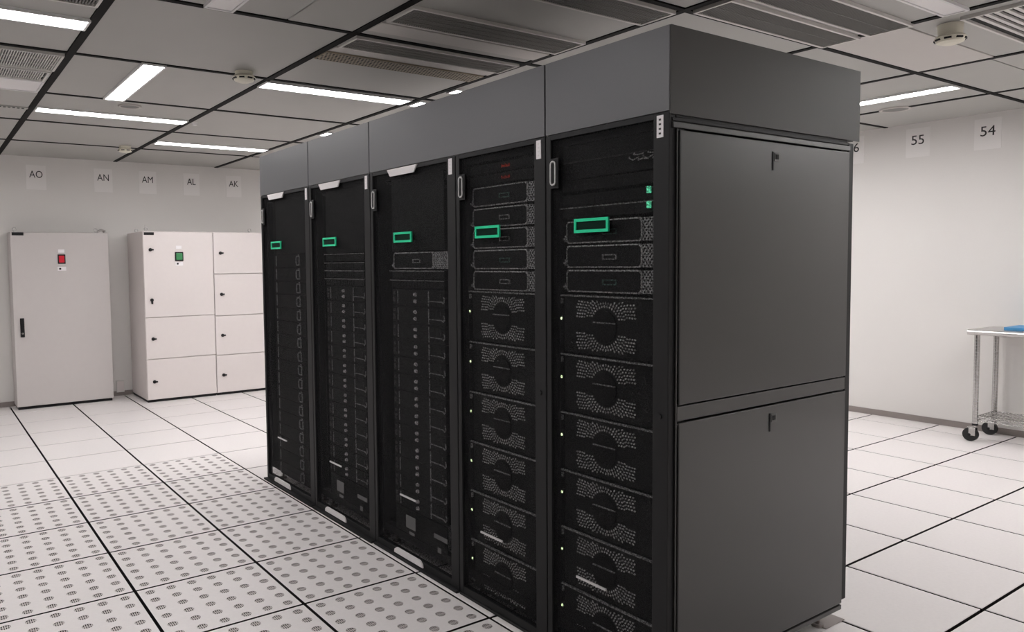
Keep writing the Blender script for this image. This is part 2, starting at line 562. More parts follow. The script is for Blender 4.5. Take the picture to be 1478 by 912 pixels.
# smoke detectors, speakers
def detector(label, x, y, s=1.0, nk=.022):
    t = thing('smoke_detector', label, 'smoke detector', (x, y, H - .004), 'ceiling smoke detectors')
    obj('base', MB().cyl((0, 0, .002), (0, 0, -nk), .058 * s, 20, .054 * s), M_det, t)
    obj('head', MB().cyl((0, 0, -nk), (0, 0, -nk - .012 * s), .060 * s, 20, .072 * s).cyl((0, 0, -nk - .012 * s), (0, 0, -nk - .034 * s), .072 * s, 20, .060 * s).cyl((0, 0, -nk - .034 * s), (0, 0, -nk - .043 * s), .060 * s, 20, .035 * s), M_det, t)
    for k in range(8):
        a = 2 * math.pi * (k + .3) / 8
        v = MB()
        c = Vector((math.cos(a), math.sin(a), 0)) * .0665 * s
        tdir = Vector((-math.sin(a), math.cos(a), 0)) * .016 * s
        n = Vector((math.cos(a), math.sin(a), 0)) * .004 * s
        z0, z1 = -nk - .026 * s, -nk - .018 * s
        vs = [c - tdir - n, c + tdir - n, c + tdir + n, c - tdir + n]
        v.add([(p.x, p.y, z0) for p in vs] + [(p.x, p.y, z1) for p in vs], [(0, 1, 2, 3), (7, 6, 5, 4), (0, 4, 5, 1), (1, 5, 6, 2), (2, 6, 7, 3), (3, 7, 4, 0)])
        obj('slot', v, M_dark, t)
detector('ivory smoke detector hanging from the ceiling right of the slanted lit strip', .985, 1.03)
detector('small ivory smoke detector nearest the far wall, above the AN sign', 1.03, 4.62)
detector('ivory smoke detector at top right beside the striped vent', 3.80, -1.885, 1.05, .055)
for lab, x, y, r in [('round flush ceiling speaker behind the slanted lit strip at left', .615, 2.50, .085), ('round flush ceiling speaker on the right, beyond the lit strip', 6.0, -.58, .12)]:
    t = thing('ceiling_speaker', lab, 'speaker', (x, y, H - .004))
    b = MB()
    N = 28
    for rr, z in ((r, .002), (r, -.006), (r * .86, -.008), (r * .80, -.002)):
        b.v += [(rr * math.cos(2 * math.pi * k / N), rr * math.sin(2 * math.pi * k / N), z) for k in range(N)]
    for q in range(3):
        for k in range(N):
            b.f.append((q * N + k, (q + 1) * N + k, (q + 1) * N + (k + 1) % N, q * N + (k + 1) % N)); b.sm.append(True); b.mi.append(0)
    obj('rim', b, M_ceil_b, t)
    obj('grille', MB().cyl((0, 0, .002), (0, 0, -.003), r * .8, 28), M_louvre, t)
t = thing('ceiling_sensor', 'tiny white ceiling sensor beside the black bar, right of a lit strip', 'sensor', (1.25, 2.96, H - .004))
obj('body', MB().cyl((0, 0, .004), (0, 0, -.02), .026, 14, .02), M_lampframe, t)

# ------------------------------------------------------------------ wall signs
def sign(txt, label, wall, c, z, sheet_w, sheet_h, size, dz=.01):
    if wall == 'far':
        t = thing('wall_sign', label, 'sign', (c, YW, z), 'row and column signs on the walls')
        obj('sheet', MB().box(-sheet_w / 2, sheet_w / 2, -.003, 0, -sheet_h / 2, sheet_h / 2), M_paper, t)
        rot, loc = (math.pi / 2, 0, 0), (0, -.0045, dz)
    else:
        t = thing('wall_sign', label, 'sign', (XW, c, z), 'row and column signs on the walls')
        obj('sheet', MB().box(-.003, 0, -sheet_w / 2, sheet_w / 2, -sheet_h / 2, sheet_h / 2), M_paper, t)
        rot, loc = (math.pi / 2, 0, -math.pi / 2), (-.0045, 0, dz)
    cu = bpy.data.curves.new('lettering', 'FONT')
    cu.body = txt
    cu.size = size
    cu.align_x = 'CENTER'
    cu.align_y = 'CENTER'
    cu.extrude = .0008
    cu.materials.append(M_ink)
    tmp = bpy.data.objects.new('lettering_curve', cu)
    C.objects.link(tmp)
    dg = bpy.context.evaluated_depsgraph_get()
    me = bpy.data.meshes.new_from_object(tmp.evaluated_get(dg))
    me.materials.clear()
    me.materials.append(M_ink)
    bpy.data.objects.remove(tmp)
    o = bpy.data.objects.new('lettering', me)
    C.objects.link(o)
    o.parent = t
    o.rotation_euler = rot
    o.location = loc
    o.scale = (.84 if wall == 'far' else 1.0, 1, 1)
for txt, x in (('AO', .355), ('AN', 1.056), ('AM', 1.555), ('AL', 2.077), ('AK', 2.615)):
    sign(txt, 'white paper sign reading %s high on the far wall' % txt, 'far', x, 2.545, .20, .27, .110, dz=.03)
for txt, y in (('56', .235), ('55', -.358), ('54', -.919)):
    sign(txt, 'paper sign %s high on the right wall' % {'56': 'half hidden by the topper edge, ending in 6,', '55': 'reading 55, middle of three,', '54': 'reading 54, nearest the right picture edge,'}[txt], 'right', y, 2.597, .205, .265, .122, dz=.02)

# ------------------------------------------------------------------ wall outlet, electrical cabinets
t = thing('wall_box', 'small pale wall box low on the far wall between the cabinets', 'wall box', (1.16, YW, .115))
obj('box', MB().box(-.045, .045, -.018, 0, -.075, .065, .004), M_wall, t)
obj('cover', MB().box(-.038, .038, -.022, -.017, -.06, .055, .002), M_cab2, t)

def eye_bolt(p, n, x, y, z):
    b = MB()
    b.cyl((x, y, z - .002), (x, y, z + .012), .012, 10)
    b.tube([(x + .018 * math.cos(2 * math.pi * k / 14), y, z + .028 + .018 * math.sin(2 * math.pi * k / 14)) for k in range(14)], .005, 6, True)
    obj('eye_bolt', b, M_steel, p)
def nameplate(p, x0, x1, y, z0, z1):
    o = obj('nameplate', MB().box(x0, x1, y - .004, y + .001, z0, z1, .002), M_dark, p)
def indicator(p, xc, y, z_plate, z_but, z_tag, m_, bw=.078):
    obj('name_label', MB().box(xc - .031, xc + .031, y - .002, y + .001, z_plate - .018, z_plate + .018), M_white, p)
    q = obj('indicator', MB().box(xc - bw / 2, xc + bw / 2, y - .010, y + .001, z_but - .052, z_but + .052, .003), M_dark, p)
    obj('lens', MB().box(xc - bw / 2 + .012, xc + bw / 2 - .012, y - .018, y - .008, z_but - .038, z_but + .038, .005), m_, q)
    q = obj('switch_label', MB().box(xc - .043, xc + .043, y - .002, y + .001, z_tag - .022, z_tag + .022), M_white, p)
    obj('switch_dot', MB().cyl((xc - .018, y - .001, z_tag), (xc - .018, y - .008, z_tag), .011, 12), M_dark, q)

# single-door cabinet
cx0, cx1, cy0, cy1, cz = .045, 1.022, 5.575, YW - .02, 1.925
t = thing('electrical_cabinet', 'tall light grey cabinet with one plain door, black handle and red indicator', 'cabinet', (0, 0, 0))
obj('body', MB().box(cx0, cx1, cy0 + .022, cy1, .03, cz, .004), M_cab, t)
obj('plinth', MB().box(cx0 + .012, cx1 - .012, cy0 + .03, cy1 - .01, 0, .03), M_dark, t)
d = obj('door', MB().box(cx0 + .001, cx1 - .001, cy0, cy0 + .019, .034, cz - .006, .004), M_cab, t)
nameplate(t, .06, .172, cy0, 1.885, 1.918)
indicator(d, .533, cy0, 1.717, 1.628, 1.522, M_red)
h = obj('handle', MB().box(.104, .144, cy0 - .012, cy0 + .001, .79, .995, .004).box(.112, .136, cy0 - .028, cy0 - .010, .87, .985, .005), M_dark, d)
obj('lock', MB().cyl((.124, cy0 - .011, .83), (.124, cy0 - .020, .83), .011, 12), M_chrome, d)
for x in (cx0 + .05, cx1 - .12):
    eye_bolt(t, 0, x, cy0 + .06, cz)
b = MB().tube([(cx1 - .10, cy0 + .08, cz + .012), (cx1 - .05, cy0 + .10, cz + .035), (cx1 - .01, cy0 + .12, cz + .02), (cx1 - .03, cy0 + .10, cz + .012)], .012, 8)
obj('wire_coil', b, M_steel, t)

# wide compartment cabinet: two units
def compartment_cabinet(label, x0, x1, y0, y1, ztop, zs, latch_x, latch_zs, left=False):
    t = thing('compartment_cabinet', label, 'cabinet', (0, 0, 0), 'compartment cabinets by the far wall')
    obj('body', MB().box(x0, x1, y0 + .022, y1, .028, ztop, .004), M_cab2, t)
    obj('plinth', MB().box(x0 + .01, x1 - .002, y0 + .03, y1 - .01, 0, .028), M_dark, t)
    ds = []
    for a, b_ in zip(zs[1:], zs[:-1]):
        ds.append(obj('door', MB().box(x0 + .003, x1 - .003, y0, y0 + .019, a + .0035, b_ - .0035, .003), M_cab2, t))
    for z, big in latch_zs:
        dd = next(q for q, a, b_ in zip(ds, zs[1:], zs[:-1]) if a < z < b_)
        b = MB().cyl((latch_x, y0 + .001, z), (latch_x, y0 - .008, z), .019, 14)
        if big:
            b.box(latch_x - .009, latch_x + .009, y0 - .022, y0 - .006, z - .045, z + .018, .003)
        else:
            b.box(latch_x - .010, latch_x + .034, y0 - .020, y0 - .006, z - .009, z + .009, .003)
        obj('latch', b, M_dark, dd)
    return t, ds
CY0, CY1 = 5.15, YW - .02
t, ds = compartment_cabinet('pale grey cabinet unit with three doors and a green indicator', 1.296, 2.082, CY0, CY1, 1.928, [1.922, .961, .489, .030], 1.375, [(1.722, False), (1.158, True), (.719, False), (.234, False)], True)
nameplate(ds[0], 1.310, 1.420, CY0, 1.886, 1.917)
indicator(ds[0], 1.689, CY0, 1.750, 1.645, 1.563, M_cgreen, .094)
eye_bolt(t, 0, 1.36, CY0 + .10, 1.928)
eye_bolt(t, 0, 1.36, CY0 + .55, 1.928)
obj('antenna_rod', MB().cyl((1.335, CY0 + .03, 1.925), (1.335, CY0 + .03, 2.0), .004, 6), M_steel, t)
t, ds = compartment_cabinet('pale grey cabinet unit with four small doors, half behind the racks', 2.085, 2.90, CY0, CY1, 1.928, [1.922, 1.437, .943, .476, .030], 2.168, [(1.682, False), (1.197, False), (.711, False), (.238, False)])
eye_bolt(t, 0, 2.56, CY0 + .08, 1.928)

# ------------------------------------------------------------------ steel table on castors
TX0, TX1, TY0, TY1, TZ = 6.375, 6.885, -2.25, -1.005, .935
t = thing('rolling_table', 'stainless steel work table on black castors by the right wall', 'table', (0, 0, 0))
r = .021
b = MB()
prof = []
for k in range(9):
    a = math.pi / 2 + math.pi * k / 8
    prof.append((TX0 + r + r * math.cos(a), TZ - r + r * math.sin(a)))
prof += [(TX1, TZ - 2 * r), (TX1, TZ)]
b.prism(prof, 1, TY0, TY1)
obj('tabletop', b, M_steel, t)
legs = [(TX0 + .06, TY1 - .055), (TX1 - .07, TY1 - .055), (TX0 + .06, TY0 + .06), (TX1 - .07, TY0 + .06)]
for k, (x, y) in enumerate(legs):
    b = MB().cyl((x, y, .135), (x, y, TZ - .040), .0205, 14)
    lg = obj('leg', b, M_chrome, t)
    b = MB()
    for q in range(26):
        z = .17 + q * .0275
        b.cyl((x, y, z), (x, y, z + .003), .0213, 12)
    g = obj('groove', b, M_slotgrey, lg)
    g['kind'] = 'stuff'
    obj('collar', MB().cyl((x, y, .135), (x, y, .150), .0225, 12), M_dark, lg)
    cs = obj('castor', MB().cyl((x, y, .112), (x, y, .137), .013, 12).box(x - .030, x - .024, y - .012, y + .036, .050, .115, .002).box(x + .024, x + .030, y - .012, y + .036, .050, .115, .002).box(x - .030, x + .030, y - .014, y + .050, .114, .119, .001), M_chrome, t)
    obj('wheel', MB().cyl((x - .018, y + .030, .056), (x + .018, y + .030, .056), .056, 24), M_rubber, cs)
    obj('hub', MB().cyl((x - .033, y + .030, .056), (x + .033, y + .030, .056), .011, 12), M_dark, cs)
b = MB()
zs_ = .205
for k in range(46):
    y = TY0 + .05 + k * (TY1 - TY0 - .10) / 45
    b.box(legs[0][0], legs[1][0], y - .002, y + .002, zs_ - .002, zs_ + .002)
for q in range(4):
    x = legs[0][0] + q * (legs[1][0] - legs[0][0]) / 3
    b.box(x - .003, x + .003, legs[2][1], legs[0][1], zs_ - .008, zs_ - .002)
for z in (zs_ - .032, zs_ + .004):
    for (xa, ya), (xb, yb) in ((legs[0], legs[1]), (legs[2], legs[3]), (legs[0], legs[2]), (legs[1], legs[3])):
        b.cyl((xa, ya, z), (xb, yb, z), .004, 6)
for (xa, ya), (xb, yb) in ((legs[0], legs[2]), (legs[1], legs[3]), (legs[0], legs[1])):
    n = 40 if xa == xb else 14
    pts = []
    for k in range(n + 1):
        f = k / n
        pts.append((xa + (xb - xa) * f, ya + (yb - ya) * f, zs_ - .030 if k % 2 else zs_ + .002))
    b.tube(pts, .0018, 5)
g = obj('wire_shelf', b, M_chrome, t)
g['kind'] = 'stuff'
tag(obj('blue_folder', MB().box(6.52, 6.83, -1.62, -1.215, TZ + .001, TZ + .026, .003), M_blue), 'blue folder lying on the steel table', 'folder')

# ------------------------------------------------------------------ racks
XF = 1.239                        # front plane of the doors
XB = 2.335                        # rear of the frames
ZT = 2.012
EDGES = [-2.124, -1.529, -.926, -.132, .645, 1.454]
WHICH = ['nearest', 'second', 'middle', 'fourth', 'farthest']
RLAB = ['nearest black server rack with the plain flat side panels facing right',
        'second black server rack from the near end, holding five grey-framed servers',
        'middle black server rack, third from the near end, with a pale tag on top',
        'fourth black server rack from the near end, between two with pale tags',
        'farthest black server rack, at the left end of the row beside the cabinets']
def at_plane(y):                  # nothing: racks are built straight in room coordinates
    return y

def handle(parent, y, z0, z1):
    # recessed swing handle, chrome-edged loop
    zc, hh = (z0 + z1) / 2, (z1 - z0) / 2
    hd = obj('handle', MB().box(XF - .004, XF + .002, y - .022, y + .022, z0 - .012, z1 + .012, .001), M_dark, parent)
    pts = []
    rw = .013
    for k in range(9):
        a = math.pi * k / 8
        pts.append((XF - .012, y + rw * math.cos(a), z1 - rw + rw * math.sin(a)))
    for k in range(9):
        a = math.pi + math.pi * k / 8
        pts.append((XF - .012, y + rw * math.cos(a), z0 + rw + rw * math.sin(a)))
    b = MB().tube(pts, .0032, 6, True)
    b.cyl((XF - .012, y, z1 - .002), (XF, y, z1 - .002), .004, 6)
    b.cyl((XF - .012, y, z0 + .002), (XF, y, z0 + .002), .004, 6)
    obj('handle_loop', b, M_silver, parent)

for ri in range(5):
    y0, y1 = EDGES[ri] + .0015, EDGES[ri + 1] - .0015
    yc = (y0 + y1) / 2
    wd = y1 - y0
    R = thing('server_rack', RLAB[ri], 'server rack', (0, 0, 0), 'server racks in the row')
    # frame: posts, top and bottom rails
    b = MB()
    for ya, yb in ((y0, y0 + .04), (y1 - .04, y1)):
        b.box(XF + .034, XF + .075, ya, yb, .085, ZT, .003)
        b.box(XB - .05, XB, ya, yb, .085, ZT, .003)
    for za, zb in ((.085, .125), (ZT - .03, ZT)):
        b.box(XF + .036, XF + .074, y0 + .04, y1 - .04, za, zb)
        b.box(XB - .049, XB - .001, y0 + .04, y1 - .04, za, zb)
        for ya, yb in ((y0 + .001, y0 + .035), (y1 - .035, y1 - .001)):
            b.box(XF + .075, XB - .05, ya, yb, za, zb)
    obj('frame', b, M_rack, R)
    obj('top_panel', MB().box(XF + .036, XB - .002, y0 + .002, y1 - .002, ZT, ZT + .006), M_rack, R)
    obj('rear_door', MB().box(XB + .001, XB + .040, y0 - (.004 if ri == 0 else -.002), y1 - .002, .115, ZT - .005, .004), M_dark, R)
    b = MB()
    for ym in (yc - .262, yc + .262):
        b.box(XF + .085, XF + .105, ym - .020, ym + .020, .125, ZT - .03)
    obj('mounting_rail', b, M_rack, R)
    for fx in (XF + .10, XB - .06):
        for fy in (y0 + .06, y1 - .06):
            obj('leveling_foot', MB().cyl((fx, fy, .010), (fx, fy, .088), .009, 10).cyl((fx, fy, 0.0), (fx, fy, .012), .024, 14), M_base, R)
    # skirt under the door
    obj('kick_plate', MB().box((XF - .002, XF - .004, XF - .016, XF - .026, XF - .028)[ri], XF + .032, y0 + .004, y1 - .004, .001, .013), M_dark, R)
    # perforated front door
    dz0, dz1 = .014, 2.027
    fl = .028
    fr = .066
    b = MB()
    b.box(XF, XF + .032, y0 + .001, y0 + fr, dz0, dz1, .003)
    b.box(XF, XF + .032, y1 - fl, y1 - .001, dz0, dz1, .003)
    b.box(XF + .001, XF + .030, y0 + fr, y1 - fl, dz0, dz0 + .030)
    b.box(XF + .001, XF + .030, y0 + fr, y1 - fl, dz1 - .018, dz1)
    D = obj('door', b, M_rack, R)
    obj('mesh_sheet', MB().box(XF + .009, XF + .0105, y0 + fr, y1 - fl, dz0 + .030, dz1 - .018), M_mesh, D)
    handle(D, y1 - .052, 1.835, 1.925)
    # green rectangle badge with dark middle
    gb = [-1.778, -1.164, -.471, .358, 1.174][ri]
    b = MB().frame(0, XF - .009, XF - .001, gb - .085, gb + .085, 1.648, 1.700, .010, .011)
    obj('badge', b, M_green, D, 'bright green hollow rectangle badge')
    obj('badge_back', MB().box(XF - .003, XF + .003, gb - .075, gb + .075, 1.659, 1.689), M_dkgreen, D)
    # white tag at the upper right of the door
    ta, tb = y0 + .023, y0 + .050
    T = obj('tag', MB().box(XF - .0025, XF + .001, ta, tb, 1.946, 2.018), M_white, D, 'small upright white tag')
    for k in range(4):
        zz = 1.956 + k * .015
        obj('print_mark', MB().box(XF - .0032, XF - .002, ta + .009, tb - .009, zz, zz + .006), M_ink if ri == 0 else M_tag, D)
    # pale trapezoid tags above and below the three wide doors
    if ri >= 2:
        tc_ = [0, 0, -.466, .352, 1.172][ri]
        obj('top_tag', MB().prism([(tc_ - .142, 2.024), (tc_ + .142, 2.024), (tc_ + .112, 1.988), (tc_ - .112, 1.988)], 0, XF - .006, XF + .001), M_tag, D, 'pale trapezoid tag')
        bc_ = [0, 0, -.477, .355, 1.168][ri]
        obj('bottom_tag', MB().prism([(bc_ - .138, .018), (bc_ + .138, .018), (bc_ + .134, .036), (bc_ + .112, .050), (bc_ - .112, .050), (bc_ - .134, .036)], 0, XF - .006, XF + .002), M_tag, D, 'pale trapezoid tag')
    sb = [-1.770, -1.169, -.477, .345, 1.158][ri]
    obj('name_strip', MB().box(XF - .003, XF + .003, sb - .076, sb + .076, .338, .346), M_silver, D, 'thin bright metal strip')
    if ri in (2, 3):
        sy = [0, 0, -.49, .30][ri]
        obj('sticker', MB().box(XF + .006, XF + .0085, sy - .045, sy + .045, .180, .245), M_sticker, D)
        obj('sticker', MB().box(XF + .006, XF + .0085, sy - .035, sy + .015, .150, .165), M_sticker, D)
        obj('sticker', MB().box(XF + .006, XF + .0085, sy - .330, sy - .215, .200, .222), M_sticker, D)
        obj('sticker', MB().box(XF + .006, XF + .0085, sy - .275, sy - .245, .135, .160), M_sticker, D)
    if ri < 2:
        obj('lock', MB().cyl((XF - .004, y0 + .035, 1.022), (XF + .003, y0 + .035, 1.022), .010, 12), M_dark, D)
    # sides
    if ri == 0:
        ys = y0 - .0005
        P1 = obj('side_panel', MB().box(1.280, 2.328, ys - .012, ys + .010, 1.062, 1.968, .003), M_panel, R, 'upper flat dark grey side panel')
        P2 = obj('side_panel', MB().box(1.280, 2.328, ys - .012, ys + .010, .110, 1.001, .003), M_panel, R, 'lower flat dark grey side panel')
        obj('side_rail', MB().box(1.274, 2.330, ys - .008, ys + .012, 1.007, 1.056, .002), M_panel, R)
        obj('side_rail', MB().box(1.272, 2.330, ys - .010, ys + .012, .082, .101, .002), M_panel, R)
        obj('side_rail', MB().box(1.252, 2.345, ys - .006, ys + .012, 1.975, 1.994, .002), M_panel, R)
        obj('side_rail', MB().box(1.252, 2.345, ys - .002, ys + .012, 1.998, 2.008, .001), M_rack, R)
        obj('corner_post', MB().box(XF + .034, 1.272, ys - .006, ys + .012, .06, 1.973, .003), M_panel, R)
        for P, z in ((P1, 1.900), (P2, .938)):
            obj('latch', MB().box(1.793, 1.802, ys - .0145, ys - .008, z - .034, z + .034, .001), M_dark, P)
            obj('latch', MB().box(1.803, 1.836, ys - .0150, ys - .009, z - .001, z + .030, .002), M_panel, P)
            obj('keyhole', MB().box(1.810, 1.829, ys - .0165, ys - .013, z + .007, z + .024, .001), M_seam, P)
        obj('side_panel', MB().box(1.33, 2.32, y1 - .010, y1 - .002, .13, 1.97), M_rack, R)
    elif ri == 4:
        obj('side_panel', MB().box(XF + .04, XB, y1 - .003, y1 + .012, .10, 2.0, .003), M_panel, R)
        obj('cable_strip', MB().tube([(XF + .012, y1 + .004, .10), (XF + .012, y1 + .004, 1.0), (XF + .012, y1 + .004, 1.95)], .006, 6), M_silver, R)
    else:
        obj('side_panel', MB().box(1.33, 2.32, y1 - .010, y1 - .002, .13, 1.97), M_rack, R)
    if ri == 0:
        # steel floor plate of the rear foot
        obj('foot_plate', MB().box(2.270, 2.415, y0 + .020, y0 + .095, .0005, .004), M_base, R)

# toppers above the racks
def topper(label, y0, y1, end=False):
    t = thing('rack_topper', label, 'rack topper', (0, 0, 0), 'rack toppers above the row')
    z0, z1 = 2.029, 2.302
    obj('front_panel', MB().box(XF - .002, XF + .012, y0 + (.0015 if end else .004), y1 - .004, z0, z1, .0015), M_crown, t)
    obj('seam', MB().box(XF + .009, XF + .013, y1 - .003, y1 + .003, z0 + .002, z1 - .002), M_seam, t)
    ya = y0 + (.016 if end else .003)
    obj('rear_panel', MB().box(2.405, 2.417, ya, y1 - .002, z0, z1, .0015), M_crown, t)
    obj('bottom_flange', MB().box(XF + .012, 2.404, ya, y1 - .002, 2.0195, 2.029), M_rack, t)
    if end:
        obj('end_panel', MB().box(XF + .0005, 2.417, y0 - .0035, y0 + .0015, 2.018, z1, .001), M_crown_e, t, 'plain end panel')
    return t
topper('dark grey topper panel box over the nearest rack, with a wide end panel', -2.124, -1.529, True)
topper('widest dark grey topper panel, over the second and middle racks', -1.529, -.132)
topper('dark grey topper panel over the fourth rack', -.132, .645)
topper('narrow dark grey topper panel over the farthest rack', .645, 1.454)

# ------------------------------------------------------------------ equipment in the racks
U = .0889
HW = .2415
XD = .034                          # faces stand this far behind the door front
ORD = ['first', 'second', 'third', 'fourth', 'fifth', 'sixth', 'seventh', 'eighth', 'ninth', 'tenth', 'eleventh', 'twelfth', 'thirteenth', 'fourteenth', 'fifteenth', 'sixteenth', 'seventeenth', 'eighteenth']
RACKN = ['nearest rack', 'second rack from the near end', 'middle rack', 'fourth rack from the near end', 'farthest rack']

def storage_server(slot_mat):
    t = thing('storage_server', '', 'server')
    obj('chassis', MB().box(.030, .72, -HW + .022, HW - .022, .002, U - .003), M_chassis, t)
    b = MB()                                   # raised bezel with sloping sides
    z0, z1 = .002, U - .003
    a, c = HW, HW - .095
    b.add([(.030, -a, z0), (.030, -a, z1), (.006, -c, z1 - .004), (.006, -c, z0 + .004), (.006, c + .073, z0 + .004), (.006, c + .073, z1 - .004), (.030, a, z1), (.030, a, z0)],
          [(2, 3, 4, 5)])
    bz = obj('bezel', b, M_bezel, t)
    b = MB()
    # grey outline with cut corners
    o1 = [(-c + .004, z0), (c + .067, z0), (c + .077, z0 + .012), (c + .077, z1 - .012), (c + .067, z1), (-c + .004, z1), (-c - .006, z1 - .012), (-c - .006, z0 + .012)]
    i1 = [(-c + .010, z0 + .005), (c + .063, z0 + .005), (c + .071, z0 + .015), (c + .071, z1 - .015), (c + .063, z1 - .005), (-c + .010, z1 - .005), (-c, z1 - .015), (-c, z0 + .015)]
    n = 8
    vs = [(.004, u, v) for u, v in o1] + [(.002, u, v) for u, v in i1] + [(.012, u, v) for u, v in o1] + [(.008, u, v) for u, v in i1]
    fs = []
    for k in range(n):
        q = (k + 1) % n
        fs += [(k, q, n + q, n + k), (k, 2 * n + k, 2 * n + q, q), (n + k, n + q, 3 * n + q, 3 * n + k)]
    b.add(vs, fs)
    obj('bezel_outline', b, M_silver, t, 'grey metal outline')
    b = MB().add([(.030, -a, z0), (.030, -a, z1), (.007, -c - .004, z1 - .002), (.007, -c - .004, z0 + .002)], [(0, 3, 2, 1)])
    b.add([(.030, a, z0), (.030, a, z1), (.007, c + .075, z1 - .002), (.007, c + .075, z0 + .002)], [(0, 1, 2, 3)])
    e = obj('ear', b, M_ear, t, 'pale honeycomb ear')
    b = MB()
    for i in range(7):
        for j in range(8):
            f = (i + .5) / 7.4 + (.065 if j % 2 else 0)
            y = -a + f * (a - c - .004) + .002
            x = .030 - f * .023
            z = z0 + .008 + j * .0098
            b.add([(x - .0012, y - .0042, z), (x - .0012, y, z + .0045), (x - .0014, y + .0042, z), (x - .0012, y, z - .0045)], [(0, 1, 2, 3)])
    q = obj('ear_hole', b, M_dark, t)
    q['kind'] = 'stuff'
    obj('badge', MB().frame(0, .001, .007, -.034, .034, .031, .051, .004), slot_mat, t)
    obj('screw', MB().cyl((.028, a + .018, .020), (.018, a + .018, .020), .005, 8).box(.026, .032, a, a + .028, .010, .034), M_silver, t)
    return t

def fan_unit(hgt=.2265):
    t = thing('fan_unit', '', 'server')
    obj('chassis', MB().box(.022, .75, -HW + .012, HW - .012, .002, hgt - .003), M_chassis, t)
    obj('face_plate', MB().box(.012, .022, -HW, HW, .002, hgt - .003, .002), M_chassis2, t)
    cy, cz_ = .028, .112
    b = MB()
    ring = .0745
    while ring < .172:
        n = int(2 * math.pi * ring / .0126)
        for k in range(n):
            a = 2 * math.pi * (k + (.5 if int(ring * 1000) % 2 else 0)) / n
            y, z = ring * math.cos(a), ring * math.sin(a)
            if abs(y) > .146 or abs(z) > .092 or abs(z) < .030:
                continue
            d1 = Vector((math.cos(a), math.sin(a)))
            d2 = Vector((-math.sin(a), math.cos(a)))
            q = [d1 * .0052, d2 * .0036, d1 * -.0052, d2 * -.0036]
            vs = [(.0095, cy + y + e.x, cz_ + z + e.y) for e in q] + [(.013, cy + y + e.x, cz_ + z + e.y) for e in q]
            b.add(vs, [(3, 2, 1, 0), (0, 1, 5, 4), (1, 2, 6, 5), (2, 3, 7, 6), (3, 0, 4, 7)])
        ring += .0122
    g = obj('perforation', b, M_dot, t, 'pale dotted arcs')
    g['kind'] = 'stuff'
    obj('fan_hub', MB().cyl((.006, cy, cz_), (.014, cy, cz_), .058, 32), M_chassis, t)
    obj('latch_bar', MB().box(.001, .008, cy - .055, cy + .055, cz_ + .012, cz_ + .0165, .001), M_slotgrey, t)
    obj('lip', MB().box(.003, .014, -HW, HW + .02, hgt - .0075, hgt - .0015, .001), M_slotgrey, t)
    q = obj('status_light', MB().sphere((.008, HW + .012, .132), .0065, 8).box(.006, .016, HW + .004, HW + .020, .120, .144), M_ledw, t)
    q.data.materials.append(M_dark)
    for p in q.data.polygons:
        if len(p.vertices) == 4 and not p.use_smooth:
            p.material_index = 1
    obj('ear_tab', MB().box(.006, .014, HW + .009, HW + .017, hgt - .036, hgt - .016), M_slotgrey, t)
    return t

def node_chassis():
    t = thing('compute_node', '', 'server')
    h = .0875
    obj('chassis', MB().box(.012, .70, -HW + .008, HW - .008, .001, h - .001), M_chassis, t)
    obj('face_plate', MB().box(.006, .013, -HW, HW, .0015, h - .0015, .001), M_chassis2, t)
    for z in (.026, .060):
        obj('knob', MB().cyl((.007, .015, z), (-.005, .015, z + .002), .0105, 10, .008), M_white, t)
    obj('divider', MB().box(.002, .007, -.108, -.103, .006, h - .006), M_slotgrey, t)
    obj('divider', MB().box(.002, .007, .183, .187, .012, h - .010), M_slotgrey, t)
    obj('pull_tab', MB().box(.001, .008, .208, .232, .016, .044, .002).box(.001, .008, .208, .228, .056, .072, .002), M_sticker, t)
    b = MB().box(.001, .008, -.222, -.110, .0285, .0325)
    b.tube([(.003, -.222, .030), (.000, -.238, .024), (-.002, -.250, .034), (.000, -.246, .048), (.004, -.236, .052)], .0032, 6)
    obj('cable_latch', b, M_slotgrey, t)
    obj('side_mark', MB().box(.002, .008, -.214, -.208, .045, .074), M_sticker, t)
    return t

def loop_chassis():
    t = thing('compute_node', '', 'server')
    h = .0895
    obj('chassis', MB().box(.012, .70, -HW + .008, HW - .008, .001, h - .001), M_chassis, t)
    obj('face_plate', MB().box(.006, .013, -HW, HW, .0015, h - .0015, .001), M_chassis, t)
    obj('edge_strip', MB().box(.001, .007, .229, .236, .010, h - .008), M_slotgrey, t)
    b = MB()
    b.tube([(.000, -.120, .018), (-.004, -.120, .030), (-.004, -.120, .062), (.000, -.120, .074), (.000, -.165, .074), (-.004, -.172, .062), (-.004, -.172, .030), (.000, -.165, .018)], .0042, 6, True)
    obj('pull_loop', b, M_slotgrey, t)
    obj('tick', MB().box(.001, .008, -.152, -.138, .080, .087), M_slotgrey, t)
    return t

def switch(led=None, line=False):
    t = thing('network_switch', '', 'network switch')
    h = .0445
    obj('chassis', MB().box(.012, .45, -HW + .008, HW - .008, .001, h - .001), M_chassis, t)
    obj('face_plate', MB().box(.004, .013, -HW, HW, .002, h - .002, .001), M_chassis2, t)
    b = MB()
    for k in range(12):
        y = .19 - k * .027
        b.box(.002, .005, y - .010, y + .010, .009, .020)
        b.box(.002, .005, y - .010, y + .010, .024, .035)
    q = obj('port', b, M_dark, t)
    q['kind'] = 'stuff'
    if led:
        b = MB()
        for k in range(7):
            y = .012 - k * .008
            b.box(.0005, .0045, y - .0026, y + .0026, .017, .026 + (.004 if k % 3 == 0 else 0))
        obj('red_display', b, led, t, 'short row of red lights')
    if line:
        obj('lip', MB().box(.001, .006, -HW, HW + .02, h - .0055, h - .0015), M_slotgrey, t)
    return t

